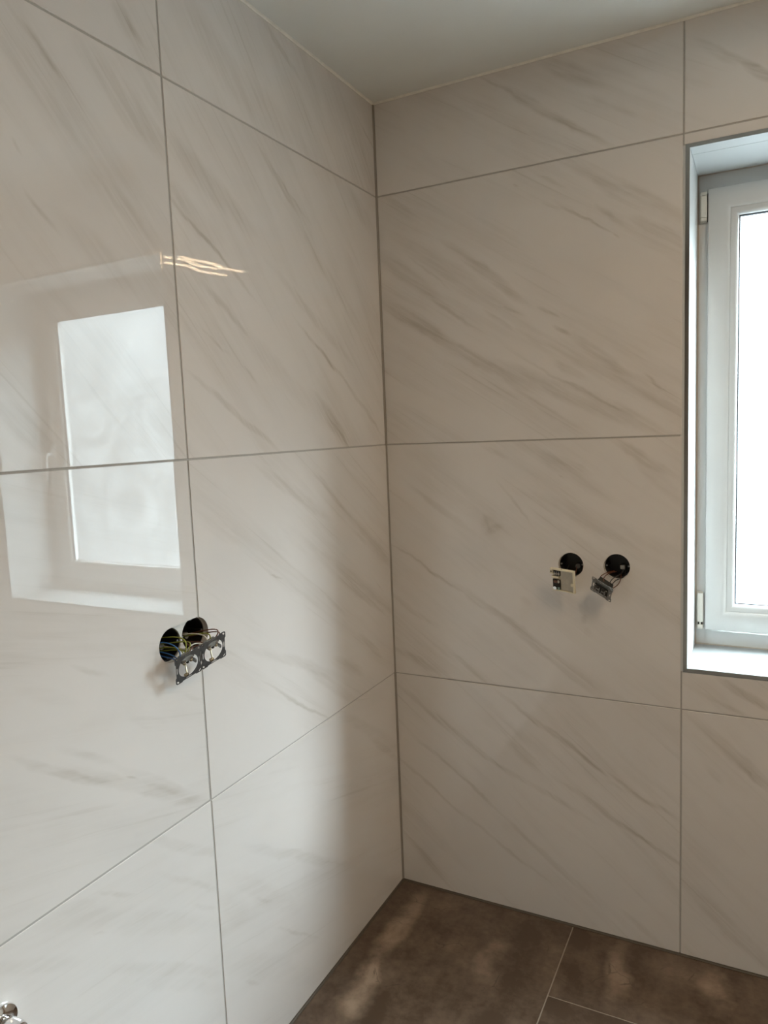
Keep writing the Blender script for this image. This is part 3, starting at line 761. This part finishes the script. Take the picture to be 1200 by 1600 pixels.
# the ribbed joint between the two carriers
MB().box((-0.004, -A * 0.3, -0.0014), (0.004, A * 0.75, -0.0007), 0.0002).build('link_plate', MT['zinc'], root)
def wires(root, inv, specs, r=0.0013):
    for mat, p0, p1, p2, p3 in specs:
        pts = [inv @ p for p in bez(p0, p1, p2, p3, 16)]
        MB().tube(pts, r, 7).build('wire', MT[mat], root, smooth=True)
def onplate(m, x, y, z): return m @ Vector((x, y, z))
B1, B2 = LEFT_BOXES
P = lambda x, y, z: onplate(m, x, y, z)
def lw(box, du, dv, depth): return Vector((-depth, box[0] + du, box[1] + dv))
wires(root, inv, [
    ('blue', lw(B1, -0.022, -0.004, 0.045), (0.006, B1[0] - 0.030, B1[1] + 0.030), (0.05, B1[0] - 0.012, B1[1] + 0.004), P(-A - 0.013, 0.010, -0.014)),
    ('blue', lw(B1, -0.012, -0.018, 0.04), (0.02, B1[0] - 0.025, B1[1] - 0.022), (0.03, B1[0] - 0.028, B1[1] - 0.010), P(-A - 0.016, 0.004, -0.014)),
    ('green', lw(B1, 0.004, 0.010, 0.045), (0.02, B1[0] - 0.006, B1[1] + 0.020), (0.045, B1[0] + 0.012, B1[1] + 0.028), P(-A + 0.000, 0.010, -0.014)),
    ('green', lw(B1, 0.010, -0.004, 0.04), (0.03, B1[0] + 0.016, B1[1] + 0.006), (0.05, B1[0] + 0.018, B1[1] + 0.018), P(-A + 0.004, 0.013, -0.014)),
    ('black_wire', lw(B1, 0.014, -0.012, 0.04), (0.02, B1[0] + 0.03, B1[1] - 0.02), (0.04, B1[0] + 0.02, B1[1] - 0.012), P(-A + 0.010, 0.006, -0.014)),
    ('brown', lw(B2, -0.018, -0.012, 0.04), (0.02, B2[0] - 0.03, B2[1] - 0.012), (0.04, B2[0] - 0.028, B2[1] + 0.002), P(A - 0.012, 0.010, -0.014)),
    ('green', lw(B2, -0.006, -0.010, 0.045), (0.03, B2[0] - 0.02, B2[1] + 0.010), (0.06, B2[0] - 0.012, B2[1] + 0.020), P(A + 0.000, 0.012, -0.014)),
    ('white_wire', lw(B2, -0.024, -0.002, 0.045), (0.01, B2[0] - 0.030, B2[1] + 0.012), (0.05, B2[0] - 0.022, B2[1] + 0.016), P(A - 0.004, 0.014, -0.014)),
    ('brown', lw(B2, 0.014, -0.010, 0.045), (0.03, B2[0] + 0.018, B2[1] + 0.012), (0.06, B2[0] + 0.022, B2[1] + 0.018), P(A + 0.012, 0.012, -0.014)),
    ('brown', lw(B2, 0.018, -0.016, 0.045), (0.03, B2[0] + 0.022, B2[1] + 0.004), (0.06, B2[0] + 0.028, B2[1] + 0.012), P(A + 0.014, 0.008, -0.014)),
    ('brown', (P(-A + 0.012, 0.006, -0.014)), P(-A + 0.022, 0.02, -0.024), P(A - 0.024, 0.02, -0.024), P(A - 0.012, 0.006, -0.014)),
    ('white_wire', (P(-A + 0.004, 0.012, -0.014)), P(-A + 0.018, 0.030, -0.022), P(A - 0.030, 0.028, -0.022), P(A - 0.008, 0.012, -0.014)),
    ('blue', lw(B1, -0.020, -0.014, 0.045), (0.004, B1[0] - 0.012, B1[1] - 0.004), (0.02, B1[0] - 0.004, B1[1] - 0.030), P(-A - 0.008, 0.008, -0.014)),
    ('green', lw(B1, -0.004, -0.012, 0.045), (0.010, B1[0] - 0.004, B1[1] + 0.002), (0.03, B1[0] + 0.006, B1[1] - 0.004), P(-A - 0.002, 0.010, -0.014)),
    ('green', lw(B1, 0.010, -0.020, 0.045), (0.012, B1[0] + 0.012, B1[1] - 0.010), (0.03, B1[0] + 0.012, B1[1] - 0.008), P(-A + 0.004, 0.010, -0.014)),
    ('brown', lw(B2, -0.022, 0.004, 0.045), (0.010, B2[0] - 0.034, B2[1] - 0.016), (0.03, B2[0] - 0.034, B2[1] - 0.024), P(-A + 0.020, 0.012, -0.014)),
    ('white_wire', lw(B1, 0.016, -0.010, 0.045), (0.012, B1[0] + 0.030, B1[1] - 0.020), (0.03, B1[0] + 0.036, B1[1] - 0.012), P(A - 0.022, 0.004, -0.012)),
])

# ---------------------------------------------------------------- zinc switch insert hanging from the window wall
m, w, h = pose((0.6499, -0.0701, 1.0884), (0.7063, -0.0831, 1.0583), (0.6914, -0.04, 1.0117), (0.635, -0.027, 1.0418))
root = empty('switch_insert'); root.matrix_world = m; inv = m.inverted()
tag(root, 'zinc switch insert tilted on its wires below the junction box nearest the window', 'switch insert')
a = w / 2
holes = []
for q in range(4):
    t = pi / 4 + q * pi / 2
    holes.append(slot(cos(t) * a * 1.20, sin(t) * a * 1.20, 0.0085, 0.0038, t + pi / 2))
    t = q * pi / 2
    holes.append(slot(cos(t) * a * 0.80, sin(t) * a * 0.80, 0.017, 0.0036, t + pi / 2))
mb = MB(); mb.prism(carrier_outline(a * 1.02), holes, -0.0006, 0.0006); mb.build('carrier_plate', MT['zinc'], root)
mb = MB(); mb.box((-0.020, -0.0165, 0.0006), (0.020, 0.0165, 0.0042), 0.0012); mb.box((-0.021, -0.019, -0.022), (0.021, 0.019, -0.0008), 0.002)
sb = mb.build('switch_body', MT['dark_part_gap_shade'], root)
for k in (-1, 1):
    mb = MB(); mb.box((k * 0.0085 - 0.0065, -0.010, 0.0042), (k * 0.0085 + 0.0065, 0.011, 0.0078), 0.0012)
    rk = mb.build('rocker', MT['zinc'], root)
    MB().box((k * 0.0085 - 0.0040, -0.006, 0.0078), (k * 0.0085 + 0.0040, -0.001, 0.0085), 0.0002).build('rocker_slot', MT['dark_part_gap_shade'], rk)
    MB().box((k * 0.0085 - 0.0045, 0.0095, 0.0040), (k * 0.0085 + 0.0045, 0.0145, 0.0105), 0.0010).build('latch', MT['dark_part_gap_shade'], rk)
    for j in (-1, 1):
        MB().tube([(k * 0.0172, j * 0.0125, 0.004), (k * 0.0172, j * 0.0125, 0.0054)], 0.0022, 10).build('screw', MT['bright'], sb)
bx = BACK_BOXES[1]
P = lambda x, y, z: onplate(m, x, y, z)
def bw(du, dv, depth): return Vector((bx[0] + du, depth, bx[1] + dv))
wires(root, inv, [
    ('brown', bw(-0.012, -0.018, 0.030), (bx[0] - 0.024, -0.020, bx[1] - 0.012), (bx[0] - 0.045, -0.045, bx[1] - 0.020), P(-0.012, 0.018, -0.012)),
    ('brown', bw(-0.006, -0.020, 0.030), (bx[0] - 0.010, -0.030, bx[1] - 0.008), (bx[0] - 0.032, -0.050, bx[1] - 0.018), P(-0.004, 0.018, -0.014)),
    ('black_wire', bw(0.012, -0.016, 0.030), (bx[0] + 0.018, -0.020, bx[1] - 0.022), (bx[0] + 0.000, -0.060, bx[1] - 0.008), P(0.012, 0.018, -0.012)),
    ('black_wire', bw(0.018, -0.012, 0.030), (bx[0] + 0.030, -0.025, bx[1] - 0.040), (bx[0] + 0.005, -0.055, bx[1] - 0.010), P(0.018, 0.008, -0.016)),
    ('brown', bw(0.008, -0.020, 0.030), (bx[0] + 0.014, -0.030, bx[1] - 0.030), (bx[0] + 0.020, -0.040, bx[1] - 0.040), P(0.018, 0.000, -0.016)),
])

# ---------------------------------------------------------------- ivory control insert
m, w, h = pose((0.5291, -0.0579, 1.1019), (0.5991, -0.0702, 1.0963), (0.597, -0.0523, 1.0301), (0.5269, -0.04, 1.0357))
root = empty('control_insert'); root.matrix_world = m; inv = m.inverted()
tag(root, 'square ivory plastic control insert hanging open before its junction box', 'control insert')
a, b_ = w / 2, h / 2
mb = MB()
mb.box((-a, b_ - 0.0035, -0.010), (a, b_, 0.0005), 0.0008)              # top rim
mb.box((a - 0.0045, -b_, -0.010), (a, b_ - 0.0036, 0.0005), 0.0008)     # right rim
mb.box((-a, b_ - 0.016, -0.010), (-a + 0.0085, b_ - 0.0036, 0.0000), 0.0008)
mb.box((-a + 0.004, b_ - 0.029, -0.010), (-a + 0.024, b_ - 0.023, -0.001), 0.0008)
mb.box((-a + 0.005, -b_, -0.010), (a - 0.0046, -b_ + 0.003, -0.002), 0.0006)
body = mb.build('housing', MT['ivory'], root)
MB().box((-a + 0.0055, -b_ + 0.002, -0.0105), (a - 0.0040, b_ - 0.003, -0.0085), 0.0004).build('back_panel', MT['ivory'], root)
MB().box((-a + 0.030, -b_ + 0.0045, -0.0084), (a - 0.0050, b_ - 0.0050, -0.0045), 0.0006).build('cover_panel', MT['ivory_panel'], root)
MB().box((a - 0.0105, -0.012, -0.0048), (a - 0.0030, -0.004, 0.0012), 0.0008).build('catch', MT['ivory'], body)
MB().tube([(-a + 0.004, b_ - 0.0085, -0.001), (-a + 0.004, b_ - 0.0085, 0.0006)], 0.0022, 12).build('screw_hole', MT['dark_part_gap_shade'], body)
MB().tube([(-0.002, b_ - 0.0015, -0.006), (-0.002, b_ + 0.0004, -0.006)], 0.0012, 8).build('screw_hole', MT['dark_part_gap_shade'], body)
mb = MB(); mb.box((-a + 0.0100, b_ - 0.0215, -0.0084), (-a + 0.0290, b_ - 0.0060, -0.0030), 0.0005)
tb = mb.build('terminal_block', MT['dark_part_gap_shade'], root)
for k in range(3):
    x = -a + 0.0135 + k * 0.0060
    MB().box((x - 0.0020, b_ - 0.0190, -0.0040), (x + 0.0020, b_ - 0.0120, -0.0012), 0.0006).build('terminal', MT['pale_grey'], tb)
    MB().tube([(x, b_ - 0.0095, -0.0032), (x, b_ - 0.0095, -0.0020)], 0.0016, 8).build('screw', MT['zinc'], tb)
mb = MB(); mb.box((-a + 0.0060, -b_ + 0.0035, -0.0084), (-a + 0.0275, b_ - 0.0345, -0.0035), 0.0005)
tb = mb.build('switch_block', MT['dark_part_gap_shade'], root)
mb = MB(); mb.tube([(-a + 0.014, -b_ + 0.0105, -0.0036), (-a + 0.014, -b_ + 0.0105, 0.0030)], 0.0052, 14); mb.build('adjusting_screw', MT['bright'], tb, smooth=True)
MB().box((-a + 0.0205, -b_ + 0.0045, -0.0036), (-a + 0.0270, -b_ + 0.0120, -0.0008), 0.0006).build('terminal', MT['teal'], tb)
MB().box((-a + 0.0090, b_ - 0.0440, -0.0036), (-a + 0.0200, b_ - 0.0370, -0.0012), 0.0006).build('terminal', MT['brown'], tb)
MB().box((-a + 0.0215, b_ - 0.0430, -0.0036), (-a + 0.0265, b_ - 0.0350, 0.0000), 0.0006).build('terminal', MT['pale_grey'], tb)
bx = BACK_BOXES[0]
P = lambda x, y, z: onplate(m, x, y, z)
wires(root, inv, [
    ('black_wire', bw(-0.012, -0.006, 0.030), (bx[0] - 0.010, 0.000, bx[1] - 0.010), (bx[0] - 0.012, -0.020, bx[1] - 0.026), P(-0.010, 0.016, -0.0105)),
    ('brown', bw(0.010, -0.010, 0.030), (bx[0] + 0.018, -0.010, bx[1] - 0.018), (bx[0] + 0.012, -0.020, bx[1] - 0.040), P(0.016, -0.006, -0.0105)),
])

# ---------------------------------------------------------------- chrome angle valve at the left wall
vy, vz = -1.4120, 0.6000
root = empty('angle_valve'); root.matrix_world = LEFT @ Matrix.Translation((vy, vz, 0.0003))
tag(root, 'chrome angle valve with round rosette low on the left wall', 'valve')
MB().lathe([(0.0105, 0.0), (0.0270, 0.0), (0.0272, 0.0015), (0.0255, 0.0050), (0.0190, 0.0085), (0.0135, 0.0100), (0.0105, 0.0100)], 40).build('rosette', MT['chrome'], root, smooth=True)
mb = MB(); mb.lathe([(0.0, -0.004), (0.0100, -0.004), (0.0100, 0.022), (0.0135, 0.024), (0.0145, 0.040), (0.0125, 0.047), (0.0, 0.048)], 28)
mb.build('valve_body', MT['chrome'], root, smooth=True)
mb = MB(); mb.lathe([(0.0, 0.012), (0.0085, 0.012), (0.0085, 0.022), (0.0115, 0.023), (0.0115, 0.033), (0.0075, 0.034), (0.0060, 0.052), (0, 0.052)], 24,
                    Matrix.Translation((0, 0, 0.033)) @ Matrix.Rotation(R(90), 4, 'X'))
mb.build('outlet', MT['chrome'], root, smooth=True)
mb = MB(); prof = [(0.0, 0.010), (0.0070, 0.010), (0.0070, 0.018), (0.0150, 0.020), (0.0160, 0.024), (0.0150, 0.034), (0.0120, 0.037), (0.0, 0.038)]
mb.lathe(prof, 12, Matrix.Translation((0, 0, 0.036)) @ Matrix.Rotation(R(-90), 4, 'Y'))
mb.build('knob', MT['chrome'], root, smooth=True)

# ---------------------------------------------------------------- ceiling lamp with three wavy light bars (seen in the tiles' reflection)
root = empty('ceiling_lamp', (1.615, -1.07, H))
tag(root, 'warm ceiling lamp with three wavy light bars, reflected in the wall tiles', 'lamp')
MB().box((-0.11, -0.06, -0.026), (0.11, 0.06, 0.0), 0.003).build('base_plate', MT['lamp_white'], root, smooth=True)
for x, y0, y1, ph in ((1.545, -0.865, -1.330, 0.3), (1.602, -0.790, -1.205, 1.5), (1.682, -0.870, -1.345, 0.9)):
    pts = []
    for k in range(49):
        t = k / 48; y = y0 + (y1 - y0) * t
        pts.append((x + 0.014 * sin(ph + t * (y0 - y1) / 0.28 * 2 * pi) - 1.615, y + 1.07, -0.060))
    def strip(mb, hw, z0, z1):
        V, Fs = [], []
        for i, p in enumerate(pts):
            q0, q1 = pts[max(i - 1, 0)], pts[min(i + 1, 48)]
            d = Vector((q1[0] - q0[0], q1[1] - q0[1])).normalized(); nx, ny = -d.y * hw, d.x * hw
            for z in (z0, z1): V += [(p[0] - nx, p[1] - ny, z), (p[0] + nx, p[1] + ny, z)]
        for i in range(48):
            o, e = i * 4, i * 4 + 4
            Fs += [(o, o + 1, e + 1, e), (o + 2, e + 2, e + 3, o + 3), (o, e, e + 2, o + 2), (o + 1, o + 3, e + 3, e + 1)]
        Fs += [(0, 2, 3, 1), (192, 193, 195, 194)]
        return mb.add(V, Fs)
    br = strip(MB(), 0.018, -0.062, -0.052).build('bar', MT['lamp_white'], root)
    strip(MB(), 0.0140, -0.0655, -0.0622).build('diffuser', MT['led'], br)
    mid = pts[24]
    MB().tube([(mid[0], mid[1], -0.052), (mid[0] * 0.8, mid[1] * 0.3, -0.020)], 0.004, 8).build('stem', MT['lamp_white'], br)
